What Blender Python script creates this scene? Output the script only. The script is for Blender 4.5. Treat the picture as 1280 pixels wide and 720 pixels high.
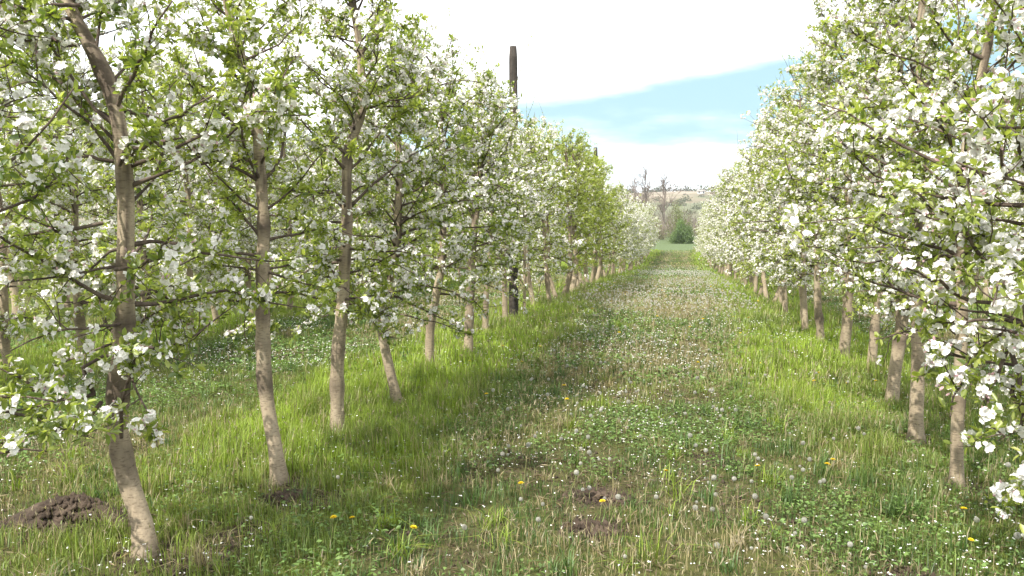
import bpy, math, random
import numpy as np

# ------------------------------------------------------------------ clear
for o in list(bpy.data.objects):
    bpy.data.objects.remove(o)
S = bpy.context.scene
COL = S.collection
R = math.radians

# ------------------------------------------------------------------ camera
cam_d = bpy.data.cameras.new('camera')
cam = bpy.data.objects.new('camera', cam_d)
COL.objects.link(cam)
cam.location = (0, 0, 1.6)
cam.rotation_euler = (R(90 - 5.007), 0, R(11.37))
cam_d.sensor_width = 36
cam_d.lens = 36 * 1050 / 1280
cam_d.clip_start = 0.05
cam_d.clip_end = 3000
S.camera = cam
S.render.resolution_x = 1024
S.render.resolution_y = 576

# ------------------------------------------------------------------ light
SUN_EL, SUN_AZ = 50.0, 149.0        # azimuth: degrees from +Y towards -X (left, slightly behind)
az = R(SUN_AZ)
sdir = (-math.sin(az) * math.cos(R(SUN_EL)), math.cos(az) * math.cos(R(SUN_EL)), math.sin(R(SUN_EL)))
sun_d = bpy.data.lights.new('sun', 'SUN')
sun_d.energy = 5.0
sun_d.angle = R(0.5)
sun_d.color = (1.0, 0.955, 0.88)
sun = bpy.data.objects.new('sun', sun_d)
COL.objects.link(sun)
from mathutils import Vector
sun.rotation_euler = Vector(sdir).to_track_quat('Z', 'Y').to_euler()
sun.location = (0, 0, 40)

W = bpy.data.worlds.new('World')
S.world = W
W.use_nodes = True
nt = W.node_tree
nt.nodes.clear()
def N(nt, t, **k):
    n = nt.nodes.new(t)
    for a, b in k.items():
        setattr(n, a, b)
    return n
def Lk(nt, a, b):
    nt.links.new(a, b)
sky = N(nt, 'ShaderNodeTexSky', sky_type='NISHITA')
sky.sun_disc = False
sky.sun_elevation = R(SUN_EL)
sky.sun_rotation = -az
sky.air_density = 1.0
sky.dust_density = 1.2
sky.ozone_density = 1.0
def ramp(nt, stops, interp='LINEAR'):
    n = N(nt, 'ShaderNodeValToRGB')
    cr = n.color_ramp
    cr.interpolation = interp
    while len(cr.elements) < len(stops):
        cr.elements.new(0.5)
    for e, (p, c) in zip(cr.elements, stops):
        e.position = p
        e.color = (c[0], c[1], c[2], 1) if len(c) >= 3 else (c[0], c[0], c[0], 1)
    return n
def math_n(nt, op, a, b=None, c=None, clamp=False):
    n = N(nt, 'ShaderNodeMath', operation=op, use_clamp=clamp)
    for i, v in enumerate((a, b, c)):
        if v is None: continue
        if isinstance(v, (int, float)): n.inputs[i].default_value = v
        else: Lk(nt, v, n.inputs[i])
    return n.outputs[0]
tc = N(nt, 'ShaderNodeTexCoord')
sep = N(nt, 'ShaderNodeSeparateXYZ')
Lk(nt, tc.outputs['Generated'], sep.inputs[0])
# cloud deck: bright sheet with one long tear that shows blue low in the north
dz = math_n(nt, 'MAXIMUM', sep.outputs['Z'], 0.03)
px = math_n(nt, 'DIVIDE', sep.outputs['X'], math_n(nt, 'ADD', dz, 0.12))
py = math_n(nt, 'DIVIDE', sep.outputs['Y'], math_n(nt, 'ADD', dz, 0.12))
cmb = N(nt, 'ShaderNodeCombineXYZ')
Lk(nt, px, cmb.inputs[0]); Lk(nt, py, cmb.inputs[1])
nz = N(nt, 'ShaderNodeTexNoise')
nz.inputs['Scale'].default_value = 0.9
nz.inputs['Detail'].default_value = 7
nz.inputs['Roughness'].default_value = 0.58
Lk(nt, cmb.outputs[0], nz.inputs['Vector'])
nzv = math_n(nt, 'SUBTRACT', nz.outputs['Fac'], 0.5)
# edge height of the cloud sheet (as direction z) rises towards the right
edge = math_n(nt, 'MULTIPLY_ADD', sep.outputs['X'], 0.16, 0.156)
up = math_n(nt, 'SUBTRACT', sep.outputs['Z'], edge)
up = math_n(nt, 'MULTIPLY_ADD', nzv, 0.05, up)
deck = N(nt, 'ShaderNodeMapRange', interpolation_type='SMOOTHSTEP')
deck.inputs['From Min'].default_value = -0.010
deck.inputs['From Max'].default_value = 0.016
Lk(nt, up, deck.inputs['Value'])
low = N(nt, 'ShaderNodeMapRange', interpolation_type='SMOOTHSTEP')
low.inputs['From Min'].default_value = 0.115
low.inputs['From Max'].default_value = 0.03
Lk(nt, math_n(nt, 'MULTIPLY_ADD', nzv, -0.16, sep.outputs['Z']), low.inputs['Value'])
lowm = math_n(nt, 'MULTIPLY', low.outputs[0], 0.85)
cl = math_n(nt, 'MAXIMUM', deck.outputs[0], lowm)
cl = math_n(nt, 'MULTIPLY_ADD', cl, 0.98, 0.0, clamp=True)
sc = N(nt, 'ShaderNodeMixRGB', blend_type='MIX')
Lk(nt, cl, sc.inputs[0])
veil = N(nt, 'ShaderNodeMixRGB', blend_type='MIX')     # thin high haze over the open sky
veil.inputs[0].default_value = 0.88
Lk(nt, sky.outputs[0], veil.inputs[1])
veil.inputs[2].default_value = (2.9, 4.5, 5.2, 1)
Lk(nt, veil.outputs[0], sc.inputs[1])
cc = ramp(nt, [(0.25, (9.0, 9.6, 10.4)), (0.6, (11.5, 11.5, 11.5))])
Lk(nt, nz.outputs['Fac'], cc.inputs[0])
Lk(nt, cc.outputs[0], sc.inputs[2])
bg = N(nt, 'ShaderNodeBackground')
bg.inputs['Strength'].default_value = 0.125
Lk(nt, sc.outputs[0], bg.inputs[0])
ow = N(nt, 'ShaderNodeOutputWorld')
Lk(nt, bg.outputs[0], ow.inputs[0])

S.view_settings.view_transform = 'Standard'
S.view_settings.look = 'None'
S.view_settings.exposure = 0.65
S.view_settings.gamma = 1
S.view_settings.use_curve_mapping = False
S.render.engine = 'CYCLES'
S.cycles.max_bounces = 6
S.cycles.diffuse_bounces = 3
S.cycles.transmission_bounces = 4
S.cycles.glossy_bounces = 1

# ------------------------------------------------------------------ helpers
def smooth(t):
    t = np.clip(t, 0, 1)
    return t * t * (3 - 2 * t)

class VNoise:
    def __init__(s, seed):
        s.g = np.random.RandomState(seed).rand(256, 256)
    def __call__(s, x, y):
        xi = np.floor(x).astype(int); yi = np.floor(y).astype(int)
        fx = x - xi; fy = y - yi
        fx = fx * fx * (3 - 2 * fx); fy = fy * fy * (3 - 2 * fy)
        g = s.g
        a = g[xi & 255, yi & 255]; b = g[(xi + 1) & 255, yi & 255]
        c = g[xi & 255, (yi + 1) & 255]; d = g[(xi + 1) & 255, (yi + 1) & 255]
        return (a * (1 - fx) + b * fx) * (1 - fy) + (c * (1 - fx) + d * fx) * fy
VN = VNoise(3); VN2 = VNoise(8); VN3 = VNoise(21)
def fbm(vn, x, y, o=3):
    s = 0; a = 0.5; t = 0
    for i in range(o):
        s = s + a * vn(x * 2 ** i + 17 * i, y * 2 ** i + 5 * i); t += a; a *= 0.5
    return s / t

def zg(x, y):
    x = np.asarray(x, float); y = np.asarray(y, float)
    z = -1.5 * smooth((y - 8) / 47.0)
    bump = (fbm(VN, x * 0.9, y * 0.9) - 0.5) * 0.07 + (fbm(VN2, x * 3.1, y * 3.1) - 0.5) * 0.035
    return z + bump * (y < 80)

def tag(o, label=None, cat=None, group=None, kind=None):
    if label: o['label'] = label
    if cat: o['category'] = cat
    if group: o['group'] = group
    if kind: o['kind'] = kind
    return o

def empty(name, loc, rz=0):
    o = bpy.data.objects.new(name, None)
    o.empty_display_size = 0.2
    o.location = loc
    o.rotation_euler = (0, 0, rz)
    COL.objects.link(o)
    return o

def mesh_np(name, V, faces, mat, attrs=None, smooth_sh=False):
    """faces: list of int arrays (n,k), may have different k"""
    me = bpy.data.meshes.new(name)
    V = np.asarray(V, np.float32)
    me.vertices.add(len(V))
    me.vertices.foreach_set('co', V.ravel())
    faces = [np.asarray(f, np.int32) for f in faces if len(f)]
    loops = np.concatenate([f.ravel() for f in faces])
    tot = np.concatenate([np.full(len(f), f.shape[1], np.int32) for f in faces])
    start = np.concatenate([[0], np.cumsum(tot)[:-1]]).astype(np.int32)
    me.loops.add(len(loops))
    me.loops.foreach_set('vertex_index', loops)
    me.polygons.add(len(tot))
    me.polygons.foreach_set('loop_start', start)
    me.polygons.foreach_set('loop_total', tot)
    if smooth_sh:
        me.polygons.foreach_set('use_smooth', np.ones(len(tot), bool))
    me.update(calc_edges=True)
    for k, a in (attrs or {}).items():
        a = np.asarray(a, np.float32)
        if a.ndim == 1:
            at = me.attributes.new(k, 'FLOAT', 'POINT'); at.data.foreach_set('value', a)
        else:
            at = me.attributes.new(k, 'FLOAT_COLOR', 'POINT')
            c4 = np.ones((len(a), 4), np.float32); c4[:, :3] = a
            at.data.foreach_set('color', c4.ravel())
    me.materials.append(mat)
    return me

def obj(name, me, parent=None, loc=None):
    o = bpy.data.objects.new(name, me)
    COL.objects.link(o)
    if parent: o.parent = parent
    if loc is not None: o.location = loc
    return o

def nrmz(v):
    return v / (np.linalg.norm(v, axis=-1, keepdims=True) + 1e-9)

def tubes(P, Rad, sides, cap=True):
    """P (N,K,3) polylines, Rad (N,K)"""
    P = np.asarray(P, float); Rad = np.asarray(Rad, float)
    n, K, _ = P.shape
    T = nrmz(np.gradient(P, axis=1))
    ref = np.zeros((n, 1, 3)); 
    mt = np.abs(T.mean(axis=1)); ax = np.argmin(mt, axis=1)
    ref[np.arange(n), 0, ax] = 1
    A = nrmz(np.cross(T, np.broadcast_to(ref, T.shape)))
    B = np.cross(T, A)
    ang = np.arange(sides) * 2 * np.pi / sides
    ring = (A[:, :, None, :] * np.cos(ang)[None, None, :, None] + B[:, :, None, :] * np.sin(ang)[None, None, :, None])
    V = P[:, :, None, :] + ring * Rad[:, :, None, None]
    V = V.reshape(-1, 3)
    i = np.arange(n)[:, None, None] * K * sides
    k = np.arange(K - 1)[None, :, None] * sides
    s = np.arange(sides)[None, None, :]
    s2 = (s + 1) % sides
    a = i + k + s; b = i + k + s2; c = b + sides; d = a + sides
    F = np.stack([a, b, c, d], -1).reshape(-1, 4)
    faces = [F]
    if cap:
        base = np.arange(n)[:, None] * K * sides + (K - 1) * sides
        faces.append(base + np.arange(sides)[None, :])
    return V, faces

def join(parts):
    Vs = []; quads = {}; off = 0
    for V, fs in parts:
        Vs.append(V)
        for f in fs:
            if len(f): quads.setdefault(f.shape[1], []).append(f + off)
        off += len(V)
    return np.concatenate(Vs), [np.concatenate(q) for q in quads.values()]

def leaf_geo(base, d, nrm, ln, wd, fold=0.25, curl=0.15, simple=False):
    """leaf / petal blades. returns V, faces ; 6 or 4 verts each"""
    d = nrmz(d); side = nrmz(np.cross(d, nrm)); up = np.cross(side, d)
    ln = ln[:, None]; wd = wd[:, None]
    n = len(base)
    if simple:
        tip = base + d * ln - up * ln * curl
        l = base + d * ln * .5 + side * wd + up * wd * fold
        r = base + d * ln * .5 - side * wd + up * wd * fold
        V = np.stack([base, r, tip, l], 1).reshape(-1, 3)
        i = np.arange(n)[:, None] * 4
        F = np.concatenate([i + np.array([[0, 1, 2]]), i + np.array([[0, 2, 3]])])
        return V, [F], 4
    tip = base + d * ln - up * ln * curl
    l1 = base + d * ln * .3 + side * wd * .85 + up * wd * fold
    l2 = base + d * ln * .72 + side * wd * .8 + up * (wd * fold - ln * curl * .4)
    r1 = base + d * ln * .3 - side * wd * .85 + up * wd * fold
    r2 = base + d * ln * .72 - side * wd * .8 + up * (wd * fold - ln * curl * .4)
    V = np.stack([base, r1, r2, tip, l2, l1], 1).reshape(-1, 3)
    i = np.arange(n)[:, None] * 6
    F = np.concatenate([i + np.array([[0, 1, 2, 3]]), i + np.array([[0, 3, 4, 5]])])
    return V, [F], 6

# ------------------------------------------------------------------ materials
def new_mat(name):
    m = bpy.data.materials.new(name)
    m.use_nodes = True
    m.node_tree.nodes.clear()
    return m, m.node_tree

def thin_mat(name, colsock_fn, trans=0.4, tcol=None, gloss=0.0, rough=0.5):
    m, nt = new_mat(name)
    c = colsock_fn(nt)
    out = N(nt, 'ShaderNodeOutputMaterial')
    dif = N(nt, 'ShaderNodeBsdfDiffuse')
    tr = N(nt, 'ShaderNodeBsdfTranslucent')
    Lk(nt, c, dif.inputs[0])
    if tcol:
        mx = N(nt, 'ShaderNodeMixRGB', blend_type='MULTIPLY')
        mx.inputs[0].default_value = 1
        Lk(nt, c, mx.inputs[1]); mx.inputs[2].default_value = (*tcol, 1)
        Lk(nt, mx.outputs[0], tr.inputs[0])
    else:
        Lk(nt, c, tr.inputs[0])
    ms = N(nt, 'ShaderNodeMixShader'); ms.inputs[0].default_value = trans
    Lk(nt, dif.outputs[0], ms.inputs[1]); Lk(nt, tr.outputs[0], ms.inputs[2])
    last = ms.outputs[0]
    if gloss > 0:
        g = N(nt, 'ShaderNodeBsdfGlossy'); g.inputs['Roughness'].default_value = rough
        g.inputs[0].default_value = (1, 1, 1, 1)
        m2 = N(nt, 'ShaderNodeMixShader'); m2.inputs[0].default_value = gloss
        Lk(nt, last, m2.inputs[1]); Lk(nt, g.outputs[0], m2.inputs[2])
        last = m2.outputs[0]
    Lk(nt, last, out.inputs[0])
    return m

def tone_ramp(stops):
    def f(nt):
        a = N(nt, 'ShaderNodeAttribute', attribute_name='tone')
        oi = N(nt, 'ShaderNodeObjectInfo')
        v = math_n(nt, 'MULTIPLY_ADD', oi.outputs['Random'], 0.16, math_n(nt, 'ADD', a.outputs['Fac'], -0.08), clamp=True)
        r = ramp(nt, stops)
        Lk(nt, v, r.inputs[0])
        return r.outputs[0]
    return f

M_leaf = thin_mat('leaf_green', tone_ramp([(0, (.10, .15, .03)), (.35, (.24, .29, .055)), (.7, (.39, .43, .10)), (1, (.47, .48, .14))]),
                  trans=0.48, tcol=(1.4, 1.5, .75), gloss=0.045, rough=.45)
M_petal = thin_mat('petal_white', tone_ramp([(0, (.66, .48, .50)), (.12, (.80, .74, .74)), (.3, (.87, .85, .81)), (1, (.90, .88, .83))]), trans=0.3)
def attr_col(name):
    def f(nt):
        return N(nt, 'ShaderNodeAttribute', attribute_name=name).outputs['Color']
    return f
M_grass = thin_mat('grass_blade', attr_col('col'), trans=0.35, tcol=(1.25, 1.3, .75), gloss=0.03, rough=.5)

def bark_mat(name, c1, c2, c3, scale=14, bump=.5):
    m, nt = new_mat(name)
    out = N(nt, 'ShaderNodeOutputMaterial')
    b = N(nt, 'ShaderNodeBsdfPrincipled')
    b.inputs['Roughness'].default_value = .85
    b.inputs['Specular IOR Level'].default_value = .2
    tc = N(nt, 'ShaderNodeTexCoord')
    mp = N(nt, 'ShaderNodeMapping'); mp.inputs['Scale'].default_value = (1, 1, .35)
    Lk(nt, tc.outputs['Object'], mp.inputs[0])
    n1 = N(nt, 'ShaderNodeTexNoise'); n1.inputs['Scale'].default_value = scale; n1.inputs['Detail'].default_value = 6
    n1.inputs['Roughness'].default_value = .65
    Lk(nt, mp.outputs[0], n1.inputs['Vector'])
    r = ramp(nt, [(.3, c1), (.5, c2), (.72, c3)])
    Lk(nt, n1.outputs['Fac'], r.inputs[0])
    # lenticels and knots: small dark marks across the stem
    n2 = N(nt, 'ShaderNodeTexNoise'); n2.inputs['Scale'].default_value = 55; n2.inputs['Detail'].default_value = 3
    mp2 = N(nt, 'ShaderNodeMapping'); mp2.inputs['Scale'].default_value = (.6, .6, 2.2)
    Lk(nt, tc.outputs['Object'], mp2.inputs[0]); Lk(nt, mp2.outputs[0], n2.inputs['Vector'])
    r2 = ramp(nt, [(.34, (.45, .42, .4)), (.48, (1, 1, 1))])
    Lk(nt, n2.outputs['Fac'], r2.inputs[0])
    mx = N(nt, 'ShaderNodeMixRGB', blend_type='MULTIPLY'); mx.inputs[0].default_value = .7
    Lk(nt, r.outputs[0], mx.inputs[1]); Lk(nt, r2.outputs[0], mx.inputs[2])
    at = N(nt, 'ShaderNodeAttribute', attribute_name='knot')
    mk = N(nt, 'ShaderNodeMixRGB', blend_type='MIX')
    Lk(nt, at.outputs['Fac'], mk.inputs[0])
    Lk(nt, mx.outputs[0], mk.inputs[1]); mk.inputs[2].default_value = (.07, .052, .04, 1)
    Lk(nt, mk.outputs[0], b.inputs['Base Color'])
    bp = N(nt, 'ShaderNodeBump'); bp.inputs['Strength'].default_value = bump; bp.inputs['Distance'].default_value = .01
    ad = math_n(nt, 'ADD', n1.outputs['Fac'], math_n(nt, 'MULTIPLY', n2.outputs['Fac'], .5))
    Lk(nt, ad, bp.inputs['Height']); Lk(nt, bp.outputs[0], b.inputs['Normal'])
    Lk(nt, b.outputs[0], out.inputs[0])
    return m
M_bark = bark_mat('apple_bark', (.19, .15, .105), (.34, .275, .19), (.44, .37, .27), 7)
M_twig = bark_mat('twig_bark', (.05, .035, .028), (.10, .075, .058), (.17, .13, .10), 20, .3)
M_post = bark_mat('weathered_post', (.02, .018, .016), (.05, .044, .038), (.11, .095, .08), 16, .8)
M_bare = bark_mat('bare_tree_bark', (.13, .10, .085), (.20, .16, .135), (.27, .22, .19), 3, .2)

def simple_mat(name, col, rough=.8, spec=.2):
    m, nt = new_mat(name)
    b = N(nt, 'ShaderNodeBsdfPrincipled')
    b.inputs['Base Color'].default_value = (*col, 1)
    b.inputs['Roughness'].default_value = rough
    b.inputs['Specular IOR Level'].default_value = spec
    tcn = N(nt, 'ShaderNodeTexCoord')
    n1 = N(nt, 'ShaderNodeTexNoise'); n1.inputs['Scale'].default_value = 8; n1.inputs['Detail'].default_value = 5
    Lk(nt, tcn.outputs['Object'], n1.inputs['Vector'])
    r = ramp(nt, [(.3, tuple(c * .75 for c in col)), (.7, tuple(min(1, c * 1.2) for c in col))])
    Lk(nt, n1.outputs['Fac'], r.inputs[0]); Lk(nt, r.outputs[0], b.inputs['Base Color'])
    out = N(nt, 'ShaderNodeOutputMaterial'); Lk(nt, b.outputs[0], out.inputs[0])
    return m
M_yellow = simple_mat('dandelion_yellow', (.75, .55, .02))
M_stem = simple_mat('dandelion_stem', (.22, .24, .09))
M_clock = thin_mat('seed_head_grey', lambda nt: N(nt, 'ShaderNodeAttribute', attribute_name='col').outputs['Color'], trans=.5)
M_soil = bark_mat('dark_soil', (.025, .018, .013), (.06, .043, .03), (.12, .088, .064), 12, .8)

# ground sheet material
def ground_mat():
    m, nt = new_mat('orchard_ground')
    b = N(nt, 'ShaderNodeBsdfPrincipled'); b.inputs['Roughness'].default_value = .95
    b.inputs['Specular IOR Level'].default_value = .1
    a = N(nt, 'ShaderNodeAttribute', attribute_name='col')
    g = N(nt, 'ShaderNodeNewGeometry')
    n1 = N(nt, 'ShaderNodeTexNoise'); n1.inputs['Scale'].default_value = 9; n1.inputs['Detail'].default_value = 8
    n1.inputs['Roughness'].default_value = .75
    Lk(nt, g.outputs['Position'], n1.inputs['Vector'])
    r = ramp(nt, [(.3, (.45, .45, .45)), (.5, (.95, .95, .95)), (.72, (1.5, 1.45, 1.35))])
    Lk(nt, n1.outputs['Fac'], r.inputs[0])
    mx = N(nt, 'ShaderNodeMixRGB', blend_type='MULTIPLY'); mx.inputs[0].default_value = 1
    Lk(nt, a.outputs['Color'], mx.inputs[1]); Lk(nt, r.outputs[0], mx.inputs[2])
    Lk(nt, mx.outputs[0], b.inputs['Base Color'])
    bp = N(nt, 'ShaderNodeBump'); bp.inputs['Strength'].default_value = .7; bp.inputs['Distance'].default_value = .04
    Lk(nt, n1.outputs['Fac'], bp.inputs['Height']); Lk(nt, bp.outputs[0], b.inputs['Normal'])
    out = N(nt, 'ShaderNodeOutputMaterial'); Lk(nt, b.outputs[0], out.inputs[0])
    return m
M_ground = ground_mat()

# ------------------------------------------------------------------ ground layout functions
ROWS = (-14.9, -10.75, -6.65, -2.5, 1.7, 5.85, 10.0)
C_BRIGHT = np.array((.25, .34, .04)); C_MID = np.array((.18, .20, .055)); C_DARK = np.array((.075, .135, .032))
C_STRAW = np.array((.42, .35, .20)); C_SOIL = np.array((.075, .056, .04))

def rowdist(x):
    return np.min(np.abs(x[..., None] - np.array(ROWS)), axis=-1)
def lush(x, y):
    """1 in the tall bright strips next to the rows, 0 in the mown, driven middle of the aisles"""
    d = rowdist(x)
    w = (fbm(VN3, x * .5, y * .35) - .5) * 1.1
    v = 1 - smooth((d + w - .55) / .75)
    # right strip stays shorter close to the camera
    near_r = smooth((9 - y) / 5) * (x > .2) * (x < 3)
    near_l = smooth((5.2 - y) / 2.0) * (x < -.5) * (x > -4)
    return v * (1 - .65 * near_r) * (1 - .6 * near_l)
def track(x, y):
    """wheel tracks"""
    return np.exp(-((x + 1.05) / .28) ** 2) + np.exp(-((x - .35) / .28) ** 2)
def bare(x, y):
    v = smooth((fbm(VN2, x * .9 + 40, y * .8 + 9) - .60) / .1)
    u = np.zeros_like(x)
    for bx, by, r in PATCH:
        u = np.maximum(u, 1 - smooth((np.hypot(x - bx, y - by) / r - .5) / .6))
    herb = np.exp(-(((x + 2.35) / .35) ** 2)) * smooth((5.6 - y) / 1.2) * .8   # dug-over strip under the front trees
    return np.clip(np.maximum(np.maximum(v * .35 * (y < 30), u * .85), herb * .7 * (fbm(VN, x * 3, y * 3) > .5)), 0, 1)
MX, MY = -3.12, 3.76
PATCH = [(-2.44, 3.42, .22), (-2.33, 4.58, .18), (-2.5, 5.8, .18), (1.65, 5.3, .2), (1.66, 6.3, .18), (-.44, 4.62, .26), (-.40, 4.15, .22), (MX, MY, .34), (-2.15, 4.35, .26), (-1.95, 4.35, .22), (-2.12, 3.75, .28), (1.05, 3.75, .26), (-2.2, 3.4, .3), (.25, 5.5, .2), (-2.45, 5.5, .2)]

def groundcol(x, y):
    n = fbm(VN, x * .7 + 3, y * .7)[..., None]
    lu = lush(x, y)[..., None]
    c = C_MID * .5 * (1 - lu) + C_BRIGHT * .5 * lu
    c = c * (1 - .3 * (1 - lu)) + C_SOIL * .3 * (1 - lu)
    c = c * (.8 + .4 * n)
    tr = (track(x, y) * (y < 80) * smooth((y - 6) / 12))[..., None] * .40
    c = c * (1 - tr) + (C_STRAW * .6) * tr
    b = bare(x, y)[..., None]
    c = c * (1 - b) + C_SOIL * b
    far = smooth((y - 68) / 4)[..., None]
    return c * (1 - far) + np.array((.10, .135, .06)) * far

# ------------------------------------------------------------------ ground sheet
def grid_sheet(xs, ys, zf, colf, mat, name):
    X, Y = np.meshgrid(xs, ys)
    Z = zf(X, Y)
    V = np.stack([X, Y, Z], -1).reshape(-1, 3)
    nx, ny = len(xs), len(ys)
    a = (np.arange(ny - 1)[:, None] * nx + np.arange(nx - 1)[None, :]).ravel()
    F = np.stack([a, a + 1, a + 1 + nx, a + nx], 1)
    return obj(name, mesh_np(name, V, [F], mat, {'col': colf(X, Y).reshape(-1, 3)}, True))
xs = np.concatenate([np.array([-900, -500, -300, -180, -110, -70, -45, -30]), np.arange(-22, -6, .4), np.arange(-6, 5, .07), np.arange(5, 16, .4), np.array([18, 24, 32, 45, 70, 110, 180, 300, 500, 900])])
ys = np.concatenate([np.array([-300, -120, -50, -20, -8, -3, 0, 1]), np.arange(2, 12, .07), np.arange(12, 30, .2), np.arange(30, 75, .6), np.arange(76, 130, 4), np.array([150, 200, 260, 340, 450, 600, 1000, 2000])])
g = grid_sheet(xs, ys, zg, groundcol, M_ground, 'ground')
tag(g, 'green orchard floor with worn wheel tracks between the rows', 'ground', kind='structure')

# ------------------------------------------------------------------ grass and ground cover
rs = np.random.RandomState(5)
def scatter(n, x0, x1, y0, y1, dens):
    x = rs.uniform(x0, x1, n); y = rs.uniform(y0, y1, n)
    k = rs.rand(n) < dens(x, y)
    # skip what lies outside the wedge in front of the camera (with a generous side margin)
    k &= (x > -y * .95 - 1.5) & (x < y * .55 + 1.5)
    return x[k], y[k]

def blades(x, y, h, w, col, lean=.35, name='grass', droop=.5):
    n = len(x)
    a = rs.uniform(0, 2 * np.pi, n)
    d = np.stack([np.cos(a), np.sin(a), np.zeros(n)], 1)
    side = np.stack([-np.sin(a), np.cos(a), np.zeros(n)], 1)
    b = np.stack([x, y, zg(x, y) - .01], 1)
    ln = (rs.rand(n) ** 1.2 * lean * rs.choice([1, 1, 2.2], n))[:, None]
    H = h[:, None]; Wd = w[:, None]
    up = np.array([0, 0, 1.])
    m = b + up * H * .55 + d * H * ln * .45
    t = b + up * H * (1 - ln * droop) + d * H * ln * 1.5
    V = np.stack([b - side * Wd, b + side * Wd, m + side * Wd * .8, m - side * Wd * .8, t], 1).reshape(-1, 3)
    i = np.arange(n)[:, None] * 5
    F4 = i + np.array([[0, 1, 2, 3]]); F3 = i + np.array([[3, 2, 4]])
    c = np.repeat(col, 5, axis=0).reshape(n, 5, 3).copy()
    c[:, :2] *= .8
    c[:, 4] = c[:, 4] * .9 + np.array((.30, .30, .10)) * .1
    return V, [F4, F3], c.reshape(-1, 3)

def mixcol(x, y, dry):
    n = len(x)
    lu = lush(x, y); q = fbm(VN2, x * .8 + 11, y * .8 + 3)
    q2 = VN(x * 3.3, y * 2.6)
    t = np.clip(.12 + lu * .75 + (q - .5) * 1.3 + (q2 - .5) * .5 + rs.normal(0, .12, n), 0, 1)[:, None]
    c = C_DARK * (1 - t) + C_BRIGHT * t
    mid = (1 - np.abs(t - .5) * 2)
    c = c * (1 - .5 * mid) + C_MID * .5 * mid
    s = (rs.rand(n) < dry)[:, None]
    return np.where(s, C_STRAW * rs.uniform(.55, 1.15, (n, 1)), c * rs.uniform(.55, 1.55, (n, 1)))

grass_parts = []
def add_grass(npts, x0, x1, y0, y1, wscale, dens_mul=1.0):
    dens = lambda x, y: np.clip((.62 + .38 * lush(x, y)) * (1 - .85 * bare(x, y)) * (1 - .35 * np.clip(track(x, y), 0, 1)), 0, 1) * dens_mul
    x, y = scatter(npts, x0, x1, y0, y1, dens)
    lu = lush(x, y)
    n = len(x)
    tall = fbm(VN3, x * 1.3 + 7, y * 1.3)
    clump = smooth((VN2(x * 6.5, y * 6.5) - .35) / .5)
    h = (.04 + .075 * lu + .05 * tall) * (.6 + .8 * clump) * rs.uniform(.5, 1.35, n)
    w = np.full(n, .0021) * wscale * rs.uniform(.7, 1.4, n)
    dry = np.clip(.10 + .34 * (1 - lu) * smooth((fbm(VN, x * .6 + 70, y * .6) - .38) / .25), 0, 1)
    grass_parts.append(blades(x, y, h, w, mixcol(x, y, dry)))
add_grass(330000, -7, 4.2, 2.6, 8, 1.0)
add_grass(300000, -10, 6, 8, 16, 2.0)
add_grass(260000, -16, 8, 16, 34, 4.2)
add_grass(130000, -16, 8, 34, 74, 9.0)
Vs = []; F4 = []; F3 = []; Cs = []; off = 0
for V, (a, b), c in grass_parts:
    Vs.append(V); F4.append(a + off); F3.append(b + off); Cs.append(c); off += len(V)
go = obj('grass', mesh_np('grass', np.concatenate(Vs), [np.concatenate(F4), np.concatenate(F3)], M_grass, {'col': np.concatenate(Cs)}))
tag(go, 'long bright spring grass and dry stalks over the orchard floor', 'grass', kind='stuff')

# tussocks: small dense fans of longer, darker blades that break up the sward
def tussocks():
    cx, cy = scatter(2600, -6, 3.6, 3.0, 22, lambda x, y: np.full_like(x, .5))
    m = len(cx); k = rs.randint(16, 42, m); idx = np.repeat(np.arange(m), k); n = len(idx)
    x = cx[idx] + rs.normal(0, .028, n); y = cy[idx] + rs.normal(0, .028, n)
    H = rs.uniform(.07, .19, m)[idx] * rs.uniform(.5, 1.2, n)
    base = np.where(rs.rand(m, 1) < .5, C_DARK * 1.1, np.where(rs.rand(m, 1) < .6, C_BRIGHT * .85, C_STRAW * .8))
    V, F, c = blades(x, y, H, np.full(n, .0026) * (1 + np.clip(y - 7, 0, 20) * .08), base[idx] * rs.uniform(.6, 1.35, (n, 1)), lean=.75, droop=.5)
    o = obj('tussock_grass', mesh_np('tussock_grass', V, F, M_grass, {'col': c}))
    tag(o, 'darker and paler tufts of coarse grass dotted over the aisle', 'grass', kind='stuff')
tussocks()

# upright dry seed stalks standing over the short grass
def stalks():
    x, y = scatter(40000, -5, 4, 2.8, 30, lambda x, y: np.clip(smooth((fbm(VN, x * .6 + 70, y * .6) - .36) / .25) * (1 - .7 * lush(x, y)) + .06, 0, 1) * np.clip(1.5 - y / 24, .3, 1))
    n = len(x)
    s = 1 + np.clip(y - 5, 0, 25) * .09
    h = rs.uniform(.08, .22, n)
    V1, F1, c1 = blades(x, y, h, .0011 * s, C_STRAW * rs.uniform(.7, 1.35, (n, 1)), lean=.3, droop=.3)
    # seed head: two short blunt blades at the stalk's tip
    tip = V1.reshape(n, 5, 3)[:, 4]
    parts = [(V1, F1)]; cols = [c1]
    for k_ in range(3):
        d = nrmz(rs.normal(0, .35, (n, 3)) + np.array([0, 0, .8])); nr = nrmz(rs.normal(0, 1, (n, 3)))
        V, F, k = leaf_geo(tip - d * .02, d, nr, rs.uniform(.025, .05, n), .0022 * s, simple=True)
        parts.append((V, F)); cols.append(np.repeat(np.array((.42, .36, .24)) * rs.uniform(.6, 1.2, (n, 1)), k, axis=0))
    V, F = join(parts)
    o = obj('dry_stalks', mesh_np('dry_stalks', V, F, M_grass, {'col': np.concatenate(cols)}))
    tag(o, 'thin straw coloured seed stalks standing in the middle of the aisle', 'dry stalks', kind='stuff')
stalks()

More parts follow.
